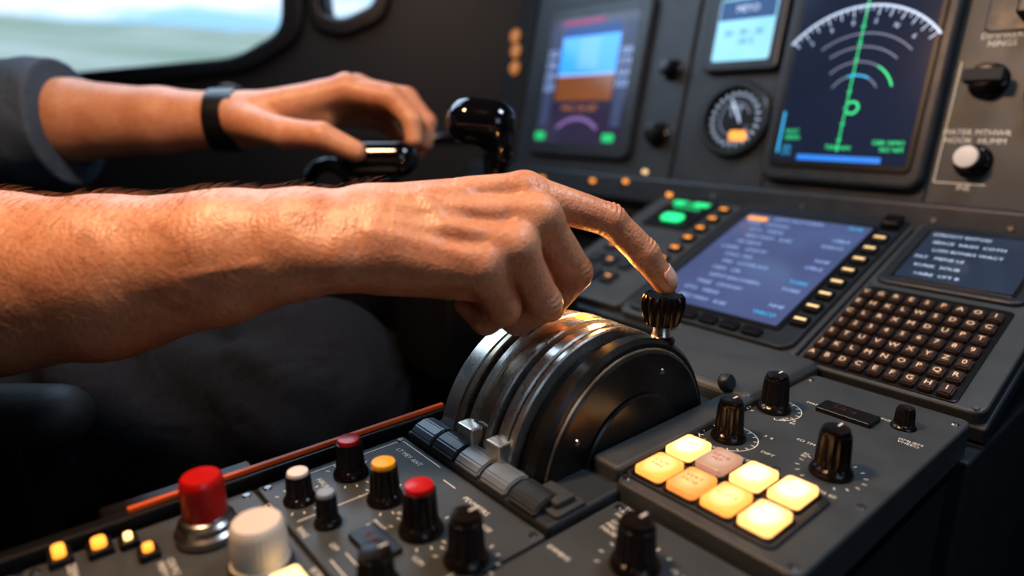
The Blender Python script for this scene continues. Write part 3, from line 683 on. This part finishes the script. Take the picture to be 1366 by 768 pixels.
ticks('gauge_ticks',0,0,.036,.044,range(0,360,15),.002,M['txtW'],rg,.0066);rbox('needle',-.0012,.0012,-.008,.034,.0066,.0072,M['txtW'],rg,0,rot=(0,0,rad(30)))
arc('inner_scale',0,0,.026,20,340,.002,M['arcg'],rg,.0066);rbox('amber_flag',-.004,.026,-.034,-.018,.0066,.0072,M['txtO'],rg,0,.003);text('8 9 0\n7   1',0,.012,.0067,.010,M['txtW'],rg)
TL=lambda s,x,y,sz=.010,al='CENTER': text(s,x,y,.0006,sz,M['label'],ip,al)
TL('DIMMRERS\nNINGS',-.258,.215);TL('MATER MTHWR\nNOOK  HUMM',-.262,.098);TL('INE',-.262,.035);TL('CHLNES',-.175,.215);TL('MBK',-.20,.098)
def mk(x,y,R,H,cap):
    c,s=math.cos(MR[0]),math.sin(MR[0]); knob('panel_knob',x,.95+y*c,.125+y*s,R,H,cap,rot=MR,ptr=None)
mk(-.262,.165,.019,.032,'black');mk(-.258,.068,.018,.036,'white');mk(-.205,.150,.016,.03,'black');mk(-.740,.088,.02,.03,'black');mk(-.735,.20,.016,.03,'black')
pb=mframe('mode_selector_block',-.262,.165); rbox('bar',-.020,.022,-.008,.008,.020,.036,M['rubber'],pb,.006)
for x0,y0,x1,y1 in [(-.296,.19,-.296,.04),(-.296,.04,-.24,.04)]:
    quad('panel_marking',min(x0,x1)-.0006,max(x0,x1)+.0006,min(y0,y1)-.0006,max(y0,y1)+.0006,.0006,M['label'],ip)
fr=mframe('toggle_guard',-.225,.235); rbox('plate',-.055,.035,-.012,.045,0,.004,M['bezel'],fr,.002,.01);rbox('switch',-.02,.005,.0,.025,.004,.03,M['dark'],fr,.003,.003);text('LNE',-.03,.03,.0045,.009,M['label'],fr)
for (x,y) in ((-1.17,.262),(-1.165,.225),(-1.18,.295)):
    wl=mframe('amber_indicator_lamp',x,y); lathe('lens',[(.016,0,0),(.016,.004,0),(.012,.010,1),(.001,.012,1)],[M['dark'],emit('amber_dim',(.75,.30,.09),.6)],24,wl)
for (x,y,m) in ((-.86,-.005,'txtO'),(-.78,.0,'txtO'),(-.74,.02,'mk'),(-1.0,-.01,'txtO'),(-.68,-.015,'txtO')):
    wl=mframe('amber_indicator_lamp',x,y,.02); rbox('lens',-.005,.005,-.0035,.0035,0,.004,M[m],wl,.001,.002)

# ================================================================== LEVERS beyond the hand
fl=empty('flap_lever',(-.612,.475,0))
rbox('gate_housing',-.06,.05,-.10,.12,-.05,.07,M['dark'],fl,.015)
lathe('lever_stem',[(.015,0,0),(.016,.02,0),(.0115,.04,0),(.013,.10,0),(.016,.15,0)],[M['gloss']],32,fl,(.014,0,.06),(rad(-6),rad(-4),0))
F=Field((-.08,-.06,-.06),(.08,.06,.06),.0022)
addcap(F,(-.016,0,.004),(.010,0,.002),.028,.026,.02);addcap(F,(.012,0,0),(.020,0,-.036),.018,.015,.016)
hd=sdfobj('lever_head',F,M['gloss'],fl,(0,0,.236),(0,0,rad(40)))
sb2=empty('speedbrake_lever',(-.80,.44,0))
rbox('gate_housing',-.07,.10,-.10,.14,-.1,.10,M['dark'],sb2,.02)
lathe('lever_stem',[(.016,0,0),(.013,.05,0),(.014,.09,0)],[M['gloss']],32,sb2,(0,0,.09))
F=Field((-.08,-.06,-.06),(.08,.06,.06),.0025)
addcap(F,(-.028,0,0),(.028,0,0),.026,.026,.02)
sdfobj('lever_head',F,M['gloss'],sb2,(0,0,.19),(0,0,rad(50)))
lathe('side_lever_cap',[(.03,0,0),(.036,.01,0),(.034,.025,0),(.02,.032,0),(.001,.033,0)],[M['gloss']],32,sb2,(.07,.02,.11),(rad(20),0,0))
cs=empty('side_console',(-1.05,.66,0))
rbox('body',-.38,.30,-.08,.28,-.6,.02,M['dark'],cs,.03);rbox('top_pad',-.36,.20,-.06,.22,.02,.08,M['cockpit'],cs,.03)
for i in range(6): rbox('amber_key',-.25+i*.07,-.235+i*.07,-.03+.03*(i%2),-.018+.03*(i%2),.08,.086,M['txtO'],cs,.001)
for nm_,pp_ in (('grab_handle',((-1.10,.62,.10),(-1.06,.66,.19),(-.98,.76,.20))),('grab_handle',((-.98,.40,.10),(-.93,.42,.175),(-.86,.46,.13)))):
    c=bpy.data.curves.new('grab_handle','CURVE');c.dimensions='3D';c.bevel_depth=.011;c.bevel_resolution=4
    sp=c.splines.new('BEZIER');sp.bezier_points.add(2)
    for b,p in zip(sp.bezier_points,pp_): b.co=p;b.handle_left_type=b.handle_right_type='AUTO'
    c.materials.append(M['gloss']);link(bpy.data.objects.new(nm_,c))

# ================================================================== SEAT
st=empty('pilot_seat',(-.692,.032,-.02),(0,0,YAW))
F=Field((-.50,-.06,-.06),(.06,.06,.06),.004)
addcap(F,(-.46,0,0),(0,0,0),.036,.034,.01,(0,0,1),1.15,1.15)
sdfobj('armrest_pad',F,M['rubber'],st)
rbox('armrest_bracket',-.30,-.02,-.02,.02,-.14,-.02,M['dark'],st,.01)
rbox('seat_cushion',-.75,-.05,-.02,.60,-.40,-.22,M['rubber'],st,.05)
rbox('seat_base',-.65,-.15,.05,.5,-.63,-.39,M['dark'],st,.02)

# ================================================================== ROOM SHELL
def wallpoly(nm,pts,holes,thick,m,loc,rot):
    c=bpy.data.curves.new(nm,'CURVE');c.dimensions='2D';c.fill_mode='BOTH';c.extrude=thick/2;c.bevel_depth=.01
    for poly in [pts]+holes:
        s=c.splines.new('POLY');s.points.add(len(poly)-1)
        for p,q in zip(s.points,poly): p.co=(q[0],q[1],0,1)
        s.use_cyclic_u=True
    c.materials.append(m); o=bpy.data.objects.new(nm,c);o.location=loc;o.rotation_euler=rot
    return link(o)
def rounded(poly,r=.05,n=5):
    out=[];L=len(poly)
    for i in range(L):
        p=Vector(poly[i]);a=(Vector(poly[i-1])-p);b=(Vector(poly[(i+1)%L])-p)
        ra=min(r,a.length*.4);rb=min(r,b.length*.4);A=p+a.normalized()*ra;B=p+b.normalized()*rb
        for k in range(n+1):
            t=k/n;q=A*(1-t)**2+p*2*t*(1-t)+B*t*t;out.append((q.x,q.y))
    return out
WL=(-1.2333,1.0408,0)
win1=rounded([(-1.9,.315),(-1.2,.310),(-.62,.360),(-.505,.420),(-.49,.56),(-.62,.95),(-1.9,.95)],.04)
win2=rounded([(-.43,.455),(-.375,.440),(-.295,.475),(-.27,.60),(-.30,.90),(-.46,.90)],.025)
wallpoly('wall_left',[(-2.6,-.7),(1.0,-.7),(1.0,1.1),(-2.6,1.1)],[win1,win2],.08,M['frame'],WL,(rad(90),0,YAW))
def ring(nm,poly,w,m):
    big=[];c=sum((Vector(p) for p in poly),Vector((0,0)))/len(poly)
    for p in poly:
        v=Vector(p)-c;big.append(tuple(c+v*(1+w/v.length)))
    return wallpoly(nm,big,[poly],.11,m,WL,(rad(90),0,YAW))
ring('window_1',win1,.03,M['dark']);ring('window_2',win2,.022,M['dark'])
bx=lambda nm,a,b,c2,d,e,f2,m: rbox(nm,a,b,c2,d,e,f2,M[m],None,0)
bx('floor',-3.4,1.2,-1.8,2.2,-.72,-.68,'floor')
bx('ceiling',-3.4,1.2,-1.8,2.2,1.08,1.12,'cockpit')
bx('wall_right',1.15,1.2,-1.8,2.2,-.7,1.1,'cockpit')
bx('wall_back',-3.4,1.2,-1.8,-1.75,-.7,1.1,'cockpit')
bx('wall_front',-1.1,1.2,1.45,1.5,-.7,1.1,'cockpit')
gs=mframe('glareshield',-.55,.5); rbox('hood',-.75,.6,.125,.20,-.02,.25,M['cockpit'],gs,.03)

def terrain():
    V=[];Fc=[];nx,ny=60,24
    for j in range(ny+1):
        d=3+ (j/ny)**2*160
        for i in range(nx+1):
            a=rad(35+150*i/nx)
            h=-.9+d*.115 if d<140 else -.9+140*.115
            h+=.006*d*math.sin(i*.7)*math.sin(j*.9)
            V.append((d*math.cos(a+rad(25)),d*math.sin(a+rad(25)),h))
    for j in range(ny):
        for i in range(nx):
            k=j*(nx+1)+i;Fc.append((k,k+1,k+nx+2,k+nx+1))
    m,nt,b=nodemat('grassland');N=nt.nodes;L=nt.links
    tc=N.new('ShaderNodeTexCoord');n=N.new('ShaderNodeTexNoise');n.inputs['Scale'].default_value=.10;n.inputs['Detail'].default_value=6
    L.new(tc.outputs['Object'],n.inputs['Vector']);cr=N.new('ShaderNodeValToRGB');e=cr.color_ramp.elements
    e[0].position=.38;e[0].color=(.38,.44,.30,1);e[1].position=.62;e[1].color=(.66,.65,.54,1)
    L.new(n.outputs['Fac'],cr.inputs[0]);L.new(cr.outputs[0],b.inputs['Base Color']);b.inputs['Roughness'].default_value=1
    meshobj('airfield_ground',V,Fc,m,smooth=True)
terrain()
w=bpy.data.worlds.new('sky');SC.world=w;w.use_nodes=True;nt=w.node_tree;bg=nt.nodes['Background']
tc=nt.nodes.new('ShaderNodeTexCoord');n=nt.nodes.new('ShaderNodeTexNoise');n.inputs['Scale'].default_value=5;n.inputs['Detail'].default_value=6
mp=nt.nodes.new('ShaderNodeMapping');mp.inputs['Scale'].default_value=(1,1,5);nt.links.new(tc.outputs['Generated'],mp.inputs[0]);nt.links.new(mp.outputs[0],n.inputs['Vector'])
cr=nt.nodes.new('ShaderNodeValToRGB');e=cr.color_ramp.elements;e[0].position=.44;e[0].color=(.30,.58,.88,1);e[1].position=.62;e[1].color=(.92,.96,1,1)
nt.links.new(n.outputs['Fac'],cr.inputs[0]);nt.links.new(cr.outputs[0],bg.inputs[0]);bg.inputs[1].default_value=1.2

# ================================================================== LIGHTS
def area(nm,loc,target,size,power,col,sy=None):
    l=bpy.data.lights.new(nm,'AREA');l.energy=power;l.color=col;l.size=size
    if sy: l.shape='RECTANGLE';l.size_y=sy
    o=link(bpy.data.objects.new(nm,l));o.location=loc;d=Vector(target)-Vector(loc);o.rotation_euler=d.to_track_quat('-Z','Y').to_euler();return o
area('dome_light',(-.50,-.02,.85),(-.42,.25,.15),.14,7.8,(1,.62,.37))
area('overhead_fill',(-.10,.70,.95),(-.35,.5,0),.25,4.2,(.74,.85,1))  # added area light, stands in for cool daylight from above
area('cabin_window_light',(.85,.1,.6),(-.3,.5,0),.6,2.2,(.62,.78,1))
area('side_window_fill',(-1.30,.42,.88),(-.6,.4,0),.7,6.5,(.58,.78,1))  # unseen area light, moved in from the window for a sheen on the arcs
def point(nm,loc,p,col,r=.01):
    l=bpy.data.lights.new(nm,'POINT');l.energy=p;l.color=col;l.shadow_soft_size=r;o=link(bpy.data.objects.new(nm,l));o.location=loc
point('quadrant_glow',(-.370,.410,.098),.20,(1,.48,.12),.005)  # added point light, puts a gold glow on the arcs under the fist
